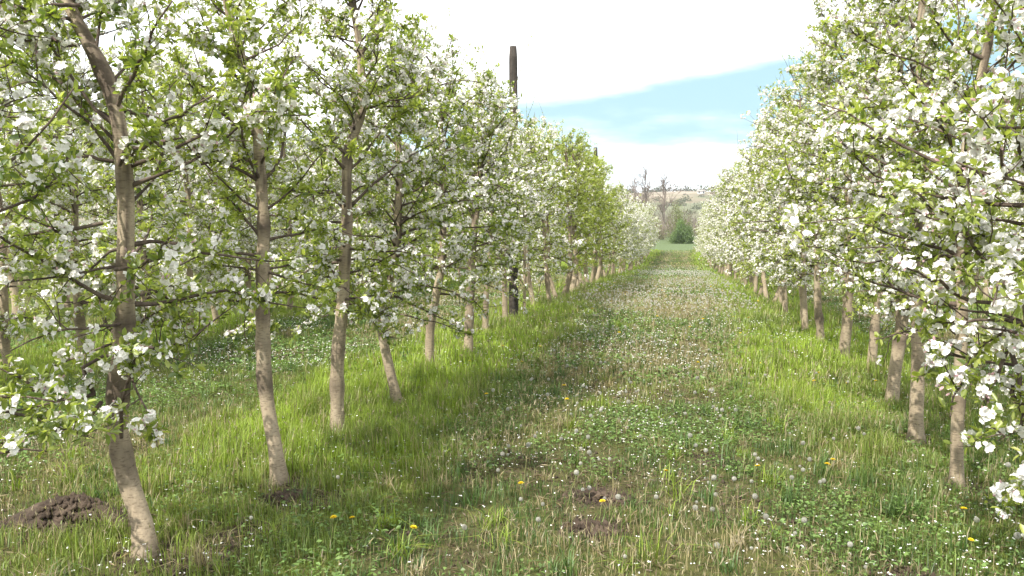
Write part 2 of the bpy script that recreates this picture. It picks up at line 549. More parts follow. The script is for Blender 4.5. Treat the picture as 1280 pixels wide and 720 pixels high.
# low broad-leaved weeds (clover, dandelion rosettes)
def weeds():
    out = []
    for (npts, x0, x1, y0, y1, s) in ((120000, -6, 4, 2.6, 8, 1.0), (80000, -8, 5, 8, 18, 1.9), (50000, -10, 5, 18, 45, 4.0)):
        x, y = scatter(npts, x0, x1, y0, y1, lambda x, y: np.clip(smooth((fbm(VN2, x * 1.1 + 50, y * 1.1) - .42) / .12) * (1 - .7 * lush(x, y)) * (1 - bare(x, y)), 0, 1))
        n = len(x)
        z = zg(x, y) + rs.uniform(.01, .075, n)
        a = rs.uniform(0, 2 * np.pi, n)
        d = np.stack([np.cos(a), np.sin(a), rs.uniform(-.1, .6, n)], 1)
        nr = nrmz(rs.normal(0, .35, (n, 3)) + np.array([0, 0, 1]))
        V, F, k = leaf_geo(np.stack([x, y, z], 1), d, nr, rs.uniform(.012, .036, n) * s, rs.uniform(.004, .011, n) * s, simple=True)
        c = np.array((.10, .17, .045)) * rs.uniform(.5, 1.8, (n, 1)) + np.array((.03, .02, 0)) * rs.rand(n, 1)
        out.append((V, F, np.repeat(c, k, axis=0)))
    V, F = join([(a, b) for a, b, _ in out])
    o = obj('weeds', mesh_np('weeds', V, F, M_grass, {'col': np.concatenate([c for _, _, c in out])}))
    tag(o, 'low dark clover and broad leaved weeds between the grass', 'weeds', kind='stuff')
weeds()

# dry dead matter and thin seed stalks
def litter():
    x, y = scatter(60000, -5, 4, 2.6, 20, lambda x, y: np.clip(.5 * (1 - lush(x, y)) + .25 + .7 * bare(x, y), 0, 1))
    n = len(x)
    a = rs.uniform(0, 2 * np.pi, n)
    d = np.stack([np.cos(a), np.sin(a), rs.normal(.1, .25, n)], 1)
    nr = nrmz(rs.normal(0, .5, (n, 3)) + np.array([0, 0, 1]))
    s = 1 + np.clip(y - 6, 0, 20) * .10
    V, F, k = leaf_geo(np.stack([x, y, zg(x, y) + rs.uniform(.003, .03, n)], 1), d, nr, rs.uniform(.015, .09, n) * s ** .5, rs.uniform(.001, .004, n) * s, simple=True)
    c = np.where(rs.rand(n, 1) < .4, np.array((.30, .235, .15)), np.array((.16, .115, .08))) * rs.uniform(.6, 1.3, (n, 1))
    o = obj('dry_litter', mesh_np('dry_litter', V, F, M_grass, {'col': np.repeat(c, k, axis=0)}))
    tag(o, 'dead straw and leaf litter lying on the orchard floor', 'litter', kind='stuff')
litter()

def crumbs():
    x, y = scatter(160000, -5, 3, 2.8, 9, lambda x, y: np.clip(bare(x, y) - .15, 0, 1))
    n = len(x); s_ = rs.uniform(.002, .009, n) * (1 + 1.2 * (rs.rand(n) < .06))
    ico = np.array([[1, 0, 0], [-1, 0, 0], [0, 1, 0], [0, -1, 0], [0, 0, 1], [0, 0, -1]], float)
    fc = np.array([[0, 2, 4], [2, 1, 4], [1, 3, 4], [3, 0, 4], [2, 0, 5], [1, 2, 5], [3, 1, 5], [0, 3, 5]])
    V = np.stack([x, y, zg(x, y) + s_ * .3], 1)[:, None] + ico[None] * rs.uniform(.6, 1.3, (n, 6, 1)) * s_[:, None, None]
    F = (np.arange(n)[:, None, None] * 6 + fc[None]).reshape(-1, 3)
    o = obj('soil_crumbs', mesh_np('soil_crumbs', V.reshape(-1, 3), [F], M_soil, {'knot': np.repeat((rs.rand(n) < .3) * .5, 6)}))
    tag(o, 'dark crumbs of bare soil around the trunks and worn spots', 'soil crumbs', kind='stuff')
crumbs()

def white_specks():
    """tiny white flowers and fallen petals"""
    out = []
    for (npts, x0, x1, y0, y1, s) in ((7500, -6, 4, 2.6, 8, 1.0), (17000, -7, 4, 8, 18, 1.45), (9000, -7, 5, 18, 50, 2.4)):
        x, y = scatter(npts, x0, x1, y0, y1, lambda x, y: np.clip((smooth((fbm(VN3, x * 1.3 + 90, y * 1.0) - .46) / .12) ** 1.5) * (1 - .55 * lush(x, y)) + .20 + .2 * smooth((y - 9) / 5) * (np.abs(x + .3) < 1.3), 0, 1))
        n = len(x)
        for k_ in range(2):
            a = rs.uniform(0, 2 * np.pi, n)
            d = np.stack([np.cos(a), np.sin(a), rs.uniform(-.2, .5, n)], 1)
            nr = nrmz(rs.normal(0, .4, (n, 3)) + np.array([0, -.2, 1]))
            V, F, k = leaf_geo(np.stack([x + rs.normal(0, .004, n), y, zg(x, y) + .02 + .09 * ((x * 37.7) % 1)], 1), d, nr, rs.uniform(.006, .013, n) * s, rs.uniform(.003, .006, n) * s, simple=True)
            out.append((V, F, rs.uniform(.3, 1, n).repeat(k)))
    V, F = join([(a, b) for a, b, _ in out])
    o = obj('fallen_petals', mesh_np('fallen_petals', V, F, M_petal, {'tone': np.concatenate([c for _, _, c in out])}))
    tag(o, 'tiny white flowers and fallen petals sprinkled through the grass', 'petals', kind='stuff')
white_specks()

# ------------------------------------------------------------------ apple trees
def growth(rng, start, d, L, K, wig, up):
    n = len(start)
    P = np.zeros((n, K, 3)); P[:, 0] = start
    d = nrmz(d); st = (L / (K - 1))[:, None]
    for k in range(1, K):
        P[:, k] = P[:, k - 1] + d * st
        d = nrmz(d + rng.normal(0, wig, (n, 3)) + np.array([0, 0, 1]) * (up if np.isscalar(up) else up[:, None]))
    return P

def sample_on(rng, P, per_m, t0):
    """random points along the polylines: position, tangent"""
    seg = P[:, 1:] - P[:, :-1]
    L = np.linalg.norm(seg, axis=2).sum(1)
    cnt = rng.poisson(L * (1 - t0) * per_m)
    idx = np.repeat(np.arange(len(P)), cnt)
    t = t0 + (1 - t0) * rng.rand(len(idx))
    K = P.shape[1] - 1
    f = np.clip(t * K, 0, K - 1e-4); k = f.astype(int); f = (f - k)[:, None]
    p = P[idx, k] * (1 - f) + P[idx, k + 1] * f
    return p, nrmz(seg[idx, k]), idx, t

def resample(pts, K):
    pts = np.asarray(pts, float)
    s = np.concatenate([[0], np.cumsum(np.linalg.norm(np.diff(pts, axis=0), axis=1))])
    u = np.linspace(0, s[-1], K)
    # smooth the polyline a little with a Catmull-like cubic through linear resampling + relax
    q = np.stack([np.interp(u, s, pts[:, i]) for i in range(3)], 1)
    for _ in range(1):
        q[1:-1] = q[1:-1] * .5 + (q[:-2] + q[2:]) * .25
    return q

def tree_meshes(seed, trunk=None, height=3.3, r0=.055, spread=1.0, bloom=.42, low=.72, extra=None,
                dens=1.0, leafy=1.0, detail=True, tone=0.0, dz0=None, side_bias=None, whips=7, flower_r=.0178, open_front=0.0, low_taper=.62, knots=None):
    rng = np.random.RandomState(seed)
    if trunk is None:
        zz = np.linspace(0, height, 7)
        lean = rng.normal(0, .10)
        wob = np.cumsum(rng.normal(0, .045, (7, 2)), axis=0)
        wob[0] = 0
        trunk = [(wob[i, 0] + lean * (1 - math.exp(-zz[i])), wob[i, 1], zz[i]) for i in range(7)]
    else:
        y = np.cumsum(rng.normal(0, .02, len(trunk)))
        y[0] = 0
        trunk = [(p[0], yy, p[1]) for p, yy in zip(trunk, y)]
        top = trunk[-1]
        if top[2] < height:
            trunk.append((top[0] + rng.normal(0, .05), top[1], height))
    T = resample([(trunk[0][0], trunk[0][1], -.12)] + trunk, 40)
    T[:, :2] += 0
    H = T[-1, 2]
    u = np.clip(T[:, 2] / H, 0, 1)
    rad = .93 * r0 * (1 - .62 * u ** 1.15) * (1 + .5 * np.exp(-np.clip(T[:, 2], 0, 9) / .05))
    rad[-3:] *= (.8, .55, .3)
    # knots and old pruning collars
    kn = np.zeros(40)
    for z, big in [(z_, .18) for z_ in rng.uniform(.3, H * .95, 7 if detail else 4)] + [(z_, .19) for z_ in (knots or [])]:
        e = np.exp(-((T[:, 2] - z) / (.045 if big < .185 else .035)) ** 2)
        rad *= 1 + big * e; kn = np.maximum(kn, e * (rng.uniform(.5, 1) if big < .185 else 1.3))
    kn = np.maximum(kn, np.exp(-np.clip(T[:, 2], 0, 9) / .05) * .7)
    sides = 14 if detail else 8
    V, F = tubes(T[None], rad[None], sides)
    a = np.tile(np.arange(sides), 40); kz = np.repeat(np.arange(40), sides)
    Vc = V - T[kz]
    nn = fbm(VN3, a * 1.1 + seed, T[kz, 2] * 9, 2) - .5
    V = T[kz] + Vc * (1 + .28 * nn)[:, None]
    knv = np.clip(kn[kz] * (.35 + 1.3 * (nn + .5)) * 1.1, 0, 1) * .85
    # dark noise blotches in the stem colour, fading in with height
    knv = np.clip(knv + .75 * smooth((fbm(VN2, a * .8 + seed * 3, T[kz, 2] * 3.2, 3) - .50) / .12) * smooth((T[kz, 2] - .7) / .8), 0, .88)
    me_trunk = mesh_np('trunk', V, F, M_bark, {'knot': knv}, True)

    # ---- limbs
    n = int(42 * dens)
    z = np.sort(low + (H - low - .08) * rng.rand(n) ** .9)
    ang = np.arange(n) * 2.399 + rng.normal(0, .5, n)
    if side_bias is not None:
        ang = np.where(rng.rand(n) < .35, side_bias + rng.normal(0, .7, n), ang)
    if open_front:
        # few limbs grow towards the aisle side that faces south, the stem stays in view
        kk = ~((np.cos(ang - R(-55)) > .35) & (rng.rand(n) < open_front))
        z = z[kk]; ang = ang[kk]; n = len(z)
    idx = np.searchsorted(T[:, 2], z).clip(1, 39)
    st = T[idx]
    frac = (z - low) / (H - low)
    L = (1.12 - .62 * frac) * spread * rng.uniform(.65, 1.2, n)
    L = L * (low_taper + (1 - low_taper) * smooth((z - low) / .9))
    el = np.where(frac < .25, rng.normal(.05, .25, n), rng.normal(.35, .3, n)) + frac * .35
    d = np.stack([np.cos(ang) * np.cos(el), np.sin(ang) * np.cos(el), np.sin(el)], 1)
    P = growth(rng, st, d, L, 8, .16, np.where(frac < .3, -.03, .03))
    r_l = .0105 * (.75 + .5 * rng.rand(n)) * (1 - .35 * frac)
    taper = np.linspace(1, .28, 8)[None]
    parts = [tubes(P, r_l[:, None] * taper * np.where(np.arange(8)[None] == 0, 1.5, 1), 6 if detail else 4)]
    allP = [(P, 26, .18)]
    if extra:
        E = np.stack([resample(e, 8) for e in extra])
        E[:, 1:] += rng.normal(0, .012, (len(E), 7, 3))
        parts.append(tubes(E, .0105 * np.linspace(1, .35, 8)[None].repeat(len(E), 0), 6))
        allP.append((E, 26, .12))
        PP = np.concatenate([P, E])
    else:
        PP = P
    # ---- twigs
    p, tg, _, t = sample_on(rng, PP, 10.5, .15)
    m = len(p)
    d = nrmz(tg * .6 + rng.normal(0, .75, (m, 3)) + np.array([0, 0, .25]))
    Lt = rng.uniform(.08, .40, m) * (1.1 - .45 * t)
    Q = growth(rng, p, d, Lt, 5, .16, .07)
    parts.append(tubes(Q, .0036 * np.linspace(1, .35, 5)[None].repeat(m, 0) * rng.uniform(.7, 1.2, (m, 1)), 4 if detail else 3))
    allP.append((Q, 27, .12))
    # ---- upright whips at the top
    wn = whips
    if wn:
        zi = rng.randint(30, 40, wn)
        stw = T[zi] + rng.normal(0, .14, (wn, 3)) * np.array([1, 1, .2])
        ww = growth(rng, stw, rng.normal(0, .22, (wn, 3)) + np.array([0, 0, 1]), rng.uniform(.35, .95, wn), 6, .10, .10)
        parts.append(tubes(ww, .0042 * np.linspace(1, .3, 6)[None].repeat(wn, 0), 4))
    V, F = join(parts)
    me_limbs = mesh_np('limbs', V, F, M_twig, {'knot': np.zeros(len(V))}, True)

    # ---- spurs
    sp = []; sd = []
    for Pq, per, t0 in allP:
        p, tg, _, _ = sample_on(rng, Pq, per, t0)
        sp.append(p); sd.append(tg)
    sp = np.concatenate(sp); sd = np.concatenate(sd)
    # clumpiness: thin out some regions so that gaps open in the crown
    cell = np.floor(sp / .22).astype(int)
    hsh = np.abs(np.sin(cell[:, 0] * 12.9898 + cell[:, 1] * 78.233 + cell[:, 2] * 37.719 + seed) * 43758.5453) % 1
    keep = rng.rand(len(sp)) < np.where(hsh < .28, .18, 1.0)
    sp = sp[keep]; sd = sd[keep]; hsh = hsh[keep]
    ns = len(sp)
    jit = rng.normal(0, .018, (ns, 3)); sp = sp + jit
    c2 = np.floor(sp / .13 + 5.3).astype(int)
    h2 = np.abs(np.sin(c2[:, 0] * 93.98 + c2[:, 1] * 47.23 + c2[:, 2] * 17.19 + seed) * 24634.63) % 1
    isf = rng.rand(ns) < 1.36 * bloom * np.where(h2 > .55, 1.7, .42)
    # leaves
    nl = rng.poisson(np.where(isf, 4.2, 6.0) * leafy)
    li = np.repeat(np.arange(ns), nl); m = len(li)
    d = nrmz(rng.normal(0, 1, (m, 3)) + sd[li] * .35 + np.array([0, 0, .30]))
    nr = nrmz(rng.normal(0, .55, (m, 3)) + np.array([0, 0, 1]))
    ll = rng.uniform(.022, .052, m); lw = ll * rng.uniform(.20, .29, m)
    base = sp[li] + d * .008
    V, F, k = leaf_geo(base, d, nr, ll, lw, .3, .18, simple=not detail)
    tn = np.clip(.42 + tone + rng.normal(0, .17, m) + (rng.rand(ns)[li] - .5) * .35, 0, 1)
    # whips carry a few small leaves
    Vs = [(V, F)]; tones = [np.repeat(tn, k)]
    if wn:
        p, tg, _, _ = sample_on(rng, ww, 24, .15)
        m = len(p)
        d = nrmz(rng.normal(0, .7, (m, 3)) + tg * .8)
        nr = nrmz(rng.normal(0, .6, (m, 3)) + np.array([0, 0, 1]))
        ll = rng.uniform(.018, .036, m)
        V, F, k = leaf_geo(p, d, nr, ll, ll * .24, .3, .1, simple=not detail)
        Vs.append((V, F)); tones.append(np.full(len(V), .45))
    V, F = join(Vs)
    me_leaf = mesh_np('foliage', V, F, M_leaf, {'tone': np.concatenate(tones)})
    # flowers
    fi = np.where(isf)[0]
    nf = rng.randint(4, 9, len(fi))
    ci = np.repeat(fi, nf); m = len(ci)
    me_fl = None
    if m:
        axis = nrmz(sd * .3 + rng.normal(0, .8, (ns, 3)) + np.array([0, 0, .55]))
        fd = nrmz(axis[ci] * 1.0 + rng.normal(0, .75, (m, 3)))
        c = sp[ci] + axis[ci] * .018 + fd * rng.uniform(.014, .030, m)[:, None]
        size = flower_r * rng.uniform(.75, 1.25, m)
        openn = np.where(rng.rand(m) < .12, .95, rng.uniform(.05, .55, m))      # buds stay closed
        ref = nrmz(rng.normal(0, 1, (m, 3)))
        A = nrmz(np.cross(fd, ref)); B = np.cross(fd, A)
        Vp = []; tp = []
        for q in range(5):
            th = q * 2 * np.pi / 5 + rng.normal(0, .12, m)
            rd = A * np.cos(th)[:, None] + B * np.sin(th)[:, None]
            d = nrmz(rd * (1 - openn[:, None] * .9) + fd * (openn[:, None] + .05))
            V, F, k = leaf_geo(c, d, fd, size * rng.uniform(.85, 1.1, m), size * np.where(openn > .9, .25, .46), .22, -.05, simple=not detail)
            Vp.append((V, F)); tp.append(np.repeat(np.where(openn > .9, 0.0, rng.uniform(.18, 1, m)), k))
        V, F = join(Vp)
        me_fl = mesh_np('blossom', V, F, M_petal, {'tone': np.concatenate(tp)})
    return me_trunk, me_limbs, me_leaf, me_fl

PARTS = ('trunk', 'limbs', 'foliage', 'blossom')
def place_tree(meshes, x, y, label, group, rz=0, s=1.0, sz=None, name='apple_tree'):
    r = empty(name, (x, y, float(zg(x, y))), rz)
    r.scale = (s, s, sz or s)
    tag(r, label, 'apple tree', group)
    for nm, me in zip(PARTS, meshes):
        if me is not None:
            obj(nm, me, r)
    return r

GL = 'blossoming apple trees of the row left of the grass aisle'
GR = 'blossoming apple trees of the row right of the grass aisle'
NEAR_L = [
 ((-2.46,3.43),[(0,0),(-0.046,0.121),(-0.124,0.271),(-0.190,0.500),(-0.196,0.730),(-0.141,0.998),(-0.106,1.298),(-0.093,1.666),(-0.084,2.027),(-0.149,2.226),(-0.251,2.408),(-0.338,2.571),(-0.40,2.8)],
  dict(r0=.054, bloom=.42, height=3.3, spread=1.0, dens=1.55, leafy=1.15, seed=101, open_front=.85, knots=[.42, .74, 1.36, 1.86, 2.14, 2.24]), 'foremost full apple tree at the left with the thickest bare leaning trunk and dark knots'),
 ((-2.35,4.59),[(0,0),(-0.071,0.268),(-0.130,0.583),(-0.122,0.875),(-0.133,1.211),(-0.113,1.543),(-0.136,2.151),(-0.198,2.474),(-0.280,2.774),(-0.312,3.025)],
  dict(r0=.050, bloom=.30, height=3.3, spread=1.0, dens=1.5, leafy=1.2, seed=102, tone=.08, open_front=.4, knots=[.60, 1.55, 2.15, 2.47]), 'slender leaning apple tree just behind the foremost thick trunk at left, few blossoms'),
 ((-2.51,5.82),[(0,0),(0.023,0.518),(0.070,0.999),(0.118,1.588),(0.132,2.052),(0.249,2.393),(0.226,2.846),(0.170,3.128)],
  dict(r0=.056, bloom=.36, height=3.5, seed=103, open_front=.3, dens=1.6, leafy=1.15, knots=[.66, 1.6, 2.05]), 'straight grey trunked apple tree third along the left row beside the slender leaning one'),
 ((-2.36,6.76),[(0,0),(-0.088,0.427),(-0.128,0.668),(-0.037,1.046),(0.018,1.452),(0.047,2.053),(-0.003,2.580),(-0.012,2.972)],
  dict(r0=.047, bloom=.42, height=3.1, seed=104, open_front=.2, dens=1.5, knots=[.66, 1.1]), 'crooked apple tree in the left row whose thin trunk bends at a dark knot'),
 ((-2.52,8.21),[(0,0),(0.021,0.482),(0.144,1.017),(0.183,1.745),(0.139,2.540),(0.127,2.8)],
  dict(r0=.052, bloom=.48, height=3.1, dens=1.3, seed=105, tone=-.05), 'apple tree just past the crooked one at left, short pale trunk, dense white bloom'),
 ((-2.40,9.36),[(0,0),(0.012,0.570),(0.053,1.308),(0.151,2.215),(0.135,2.8)],
  dict(r0=.058, bloom=.50, height=3.0, dens=1.3, seed=106, tone=-.08), 'sixth left row apple tree, stout straight trunk standing free of leaves to the knee'),
 ((-2.60,11.08),[(0,0),(0.013,0.494),(0.092,1.256),(0.063,2.6)],
  dict(r0=.045, bloom=.5, height=2.9, dens=1.3, seed=107, tone=-.05), 'thin trunked white flowering apple tree two trunks before the first tall post'),
 ((-2.62,12.52),[(0,0),(-0.012,0.602),(-0.061,1.576),(-0.035,2.6)],
  dict(r0=.050, bloom=.5, height=2.85, dens=1.3, seed=108), 'apple tree touching the near side of the first tall dark post'),
 ((-2.49,14.37),[(0,0),(-0.114,0.530),(-0.186,1.434),(-0.119,2.6)],
  dict(r0=.050, bloom=.52, height=2.85, dens=1.3, seed=109), 'apple tree just beyond the first tall post with its trunk leaning left'),
]
EX_L1 = [[(-0.148,0.000,1.567),(-0.225,-0.062,1.546),(-0.382,-0.125,1.514),(-0.534,-0.188,1.521),(-0.644,-0.250,1.487)],
 [(-0.080,0.000,1.847),(-0.191,-0.083,1.872),(-0.249,-0.167,1.804),(-0.304,-0.250,1.714)],
 [(-0.228,0.000,0.767),(-0.332,-0.083,0.761),(-0.426,-0.167,0.838),(-0.513,-0.250,0.934)],
 [(-0.237,0.000,0.767),(-0.302,-0.062,0.852),(-0.082,-0.125,0.964),(0.206,-0.188,1.037),(0.343,-0.250,1.016)],
 [(-0.102,0.000,0.562),(0.004,-0.083,0.831),(0.110,-0.167,0.960),(0.269,-0.250,1.066)],
 [(-0.048,0.000,2.098),(0.086,-0.083,2.222),(0.246,-0.167,2.337),(0.400,-0.250,2.474)],
 [(-0.232,0.000,2.371),(-0.326,-0.083,2.411),(-0.420,-0.167,2.363),(-0.470,-0.250,2.281)],
 [(-0.223,0.000,2.548),(-0.320,-0.083,2.533),(-0.374,-0.167,2.447),(-0.406,-0.250,2.346)],
 [(-0.095,0.000,1.354),(0.138,-0.125,1.382),(0.362,-0.250,1.493)],
 [(-0.053,0.000,1.829),(0.175,-0.083,2.013),(0.385,-0.167,2.033),(0.556,-0.250,2.083)],
 [(-0.052,0.000,1.847),(0.180,-0.125,1.905),(0.397,-0.250,1.918)],
 [(-0.196,0.000,0.730),(-0.255,-0.083,0.633),(-0.398,-0.167,0.609),(-0.537,-0.250,0.550)]]
NEAR_R = [
 ((1.62,4.00),[(0,0),(-0.03,0.431),(-0.06,0.858),(-0.13,1.262),(-0.10,1.662),(-0.02,2.069),(0.04,2.501),(0.06,2.794)],
  dict(r0=.040, bloom=.55, height=3.3, seed=201, side_bias=-2.0, flower_r=.020), 'foremost apple tree at the right edge, low hanging branches heavy with big white blossoms'),
 ((1.63,5.29),[(0,0),(-0.022,0.318),(-0.029,0.985),(-0.065,1.637),(-0.056,2.003),(0.045,2.584),(0.062,2.935)],
  dict(r0=.040, bloom=.6, height=3.5, seed=202, side_bias=3.14), 'thin trunked apple tree right behind the low hanging white branches at right'),
 ((1.65,6.27),[(0,0),(-0.003,0.470),(-0.008,0.866),(-0.025,1.423),(0.001,2.081),(-0.076,2.728)],
  dict(r0=.052, bloom=.58, height=3.6, seed=203, side_bias=3.14), 'apple tree in the right row with a thick straight pale trunk beside the thin one'),
 ((1.77,7.50),[(0,0),(0.025,0.344),(0.064,0.651),(0.048,1.388),(-0.038,2.048),(-0.037,2.827)],
  dict(r0=.057, bloom=.58, height=3.6, seed=204, knots=[.55], side_bias=3.14), 'right row apple tree whose dark trunk leans right and has a knot halfway up'),
 ((1.89,8.87),[(0,0),(0.026,0.551),(0.048,1.190),(-0.023,2.132),(-0.017,2.981)],
  dict(r0=.048, bloom=.55, height=3.6, seed=205, side_bias=3.14), 'right row apple tree with a narrow reddish trunk just past the knotted one'),
 ((1.77,9.70),[(0,0),(0.026,0.489),(0.015,1.322),(-0.080,2.953)],
  dict(r0=.065, bloom=.55, height=3.5, seed=206, side_bias=3.14), 'right row apple tree on a broad pale trunk, before the trunk that leans left'),
 ((1.73,10.86),[(0,0),(-0.073,0.547),(-0.105,1.287),(-0.062,2.931)],
  dict(r0=.050, bloom=.52, height=3.5, seed=207, side_bias=3.14), 'right row apple tree whose dark trunk leans left, beyond the broad pale one'),
]
EX_R0 = [[(-0.209,0.000,1.140),(-0.346,-0.117,1.065),(-0.454,-0.233,0.927),(-0.528,-0.350,0.781)],
 [(-0.178,0.000,0.893),(-0.187,-0.117,0.672),(-0.16,-0.233,0.55),(-0.19,-0.30,0.43)],
 [(-0.235,0.000,1.210),(-0.449,-0.117,1.252),(-0.611,-0.233,1.361),(-0.734,-0.350,1.399)],
 [(-0.257,0.000,1.350),(-0.447,-0.175,1.527),(-0.593,-0.350,1.626)],
 [(-0.206,0.000,1.070),(-0.308,-0.117,0.910),(-0.355,-0.233,0.762),(-0.330,-0.350,0.692)],
 [(-0.193,0.000,0.999),(-0.13,-0.175,0.60),(-0.12,-0.30,0.36)]]
for i, ((x, y), tr, kw, lab) in enumerate(NEAR_L):
    ms = tree_meshes(trunk=tr, extra=EX_L1 if i == 0 else None, low=.82 if i < 3 else .72, detail=i < 6, **kw)
    place_tree(ms, x, y, lab, GL)
for i, ((x, y), tr, kw, lab) in enumerate(NEAR_R):
    ms = tree_meshes(trunk=tr, extra=EX_R0 if i == 0 else None, low=.74 if i else .8, detail=i < 5, spread=1.05, dens=1.15 if i else 1.6, low_taper=.38, whips=16, **kw)
    place_tree(ms, x, y, lab, GR)
# the tree whose branches reach in at the left edge
ms = tree_meshes(300, height=3.1, r0=.055, bloom=.3, low=.45, spread=1.0, side_bias=.6)
place_tree(ms, -2.55, 2.35, 'apple tree mostly outside the left edge, its low leafy branches reaching into the picture', GL)

# shared variants for the long rows
VAR = [tree_meshes(400 + i, height=3.15 + .12 * (i % 3), r0=.048 + .004 * (i % 3), bloom=b, low=.58, detail=False, tone=tn + .04, spread=1.02, dens=1.08, flower_r=.021)
       for i, (b, tn) in enumerate([(.56, 0), (.42, .06), (.66, -.03), (.36, .10), (.6, 0), (.5, -.03)])]
GREENV = tree_meshes(450, height=3.3, r0=.075, bloom=.14, low=.62, detail=False, tone=.17, spread=1.12, leafy=1.6)
GREENV2 = tree_meshes(451, height=3.2, r0=.05, bloom=.22, low=.7, detail=False, tone=.1, leafy=1.2)
BACKV = [tree_meshes(470 + i, height=3.3, r0=.05, bloom=b, low=.5, detail=False, tone=.08, spread=1.12, dens=1.25, leafy=1.15, flower_r=.021) for i, b in enumerate((.4, .3, .5))]
rnd = random.Random(11)
def row(x0, y0, y1, label_fn, group, vs=VAR, step=1.15, scale=1.0, taper_h=None):
    y = y0
    while y < y1:
        v = rnd.choice(vs)
        s = scale * rnd.uniform(.89, 1.08)
        place_tree(v, x0 + rnd.uniform(-.12, .12), y, label_fn(y), group, rnd.uniform(0, 6.28), s, s * rnd.uniform(.94, 1.04))
        y += step * rnd.uniform(.88, 1.14)
far_l = 'apple tree in white bloom in the left row, far beyond the green leafy ones'
mid_l = 'apple tree in creamy bloom between the first post and the green leafy trees'
row(-2.5, 15.6, 16.4, lambda y: mid_l, GL, scale=.93)
for yy, v in ((16.8, GREENV2), (17.9, GREENV), (19.1, GREENV), (20.2, GREENV), (21.4, GREENV), (22.5, GREENV), (23.6, GREENV), (24.8, GREENV)):
    place_tree(v, -2.45, yy, 'yellow green leafy apple tree almost without blossom, one of a run in the left row', GL, yy)
row(-2.55, 26.8, 31.0, lambda y: 'apple tree with more leaf than bloom right behind the yellow green ones at left', GL, vs=[GREENV2])
row(-2.5, 31.9, 68, lambda y: far_l, GL)
place_tree(GREENV2, 1.72, 16.4, 'greener apple tree with fewer blossoms than its neighbours in the right row', GR, 1.0, 1.05)
place_tree(GREENV2, 1.72, 17.6, 'greener apple tree with fewer blossoms than its neighbours in the right row', GR, 3.0, 1.05)
row(1.75, 18.7, 25, lambda y: 'cream white apple tree in the middle stretch of the right row', GR, scale=.97)
row(1.75, 12.0, 15.8, lambda y: 'cream white apple tree in the middle stretch of the right row', GR, scale=.97)
row(1.75, 25.6, 69, lambda y: 'small looking apple tree of white bloom in the far end of the right row', GR, scale=1.0)
row(-6.5, 4.9, 46, lambda y: 'apple tree of the second row on the left, seen between the nearer trunks', 'apple trees of the second row to the left', vs=BACKV, step=1.0, scale=1.04)
row(-10.75, 9.5, 46, lambda y: 'apple tree of the third row on the left, glimpsed deep behind the nearer rows', 'apple trees of the third row to the left', vs=BACKV + [GREENV], step=1.1, scale=1.06)
row(-14.9, 14, 48, lambda y: 'apple tree of the farthest row on the left, a pale green mass behind all others', 'apple trees of the farthest row to the left', vs=BACKV, step=1.3, scale=1.1)
row(5.85, 6.5, 40, lambda y: 'apple tree of the second row on the right, glimpsed behind the white front row', 'apple trees of the second row to the right', step=1.25)
row(10.0, 14, 40, lambda y: 'apple tree of the third row on the right, hardly visible behind the two nearer rows', 'apple trees of the third row to the right', step=1.6)

# ------------------------------------------------------------------ posts
def post(x, y, label, h, rad):
    r = empty('wooden_post', (x, y, float(zg(x, y))))
    tag(r, label, 'post', 'tall trellis posts standing in the left row')
    K = 26; sd = 12
    P = np.zeros((1, K, 3)); P[0, :, 2] = np.linspace(-.3, h, K)
    P[0, :, 0] = .01 * np.sin(np.linspace(0, 4, K)) 
    rr = rad * (1 - .18 * np.linspace(0, 1, K))
    rr = np.concatenate([rr[:-1], [rr[-1] * .85]])
    V, F = tubes(P, rr[None], sd)
    kz = np.repeat(np.arange(K), sd); a = np.tile(np.arange(sd), K)
    nn = fbm(VN2, a * 1.7 + 3 * x, P[0, kz, 2] * .8, 3) - .5
    V = P[0, kz] + (V - P[0, kz]) * (1 + .35 * nn)[:, None]
    obj('shaft', mesh_np('shaft', V, F, M_post, {'knot': np.clip(-nn * 2, 0, 1)}, True), r)
    for z in (.25, .33, .9, 2.2):
        th = np.linspace(0, 2 * np.pi, 17)
        rb = rad * 1.12
        Pw = np.stack([np.cos(th) * rb, np.sin(th) * rb, np.full(17, z) + .01 * np.sin(th * 3)], 1)[None]
        V, F = tubes(Pw, np.full((1, 17), .0035), 4, False)
        obj('wire_loop', mesh_np('wire_loop', V, F, M_twig, {'knot': np.ones(len(V))}), r)
post(-2.56, 12.85, 'tall dark weathered wooden post rising high above the left row of trees', 4.22, .075)
post(-2.62, 26.1, 'farther wooden post whose tip just clears the trees in the left row', 4.15, .075)
post(-2.6, 39.4, 'farthest wooden post, hidden in the white trees of the left row', 3.6, .07)

# thin pale stake beside the post
st = empty('tree_stake', (-2.46, 13.25, float(zg(-2.46, 13.25))))
tag(st, 'thin pale straight stake planted just right of the first tall post', 'stake')
P = np.array([[[0, 0, -.1], [0.005, 0, .5], [0.0, 0, 1.0], [0.01, 0, 1.6]]])
V, F = tubes(P, np.full((1, 4), .024), 8)
obj('shaft', mesh_np('shaft', V, F, M_bark, {'knot': np.zeros(len(V))}, True), st)

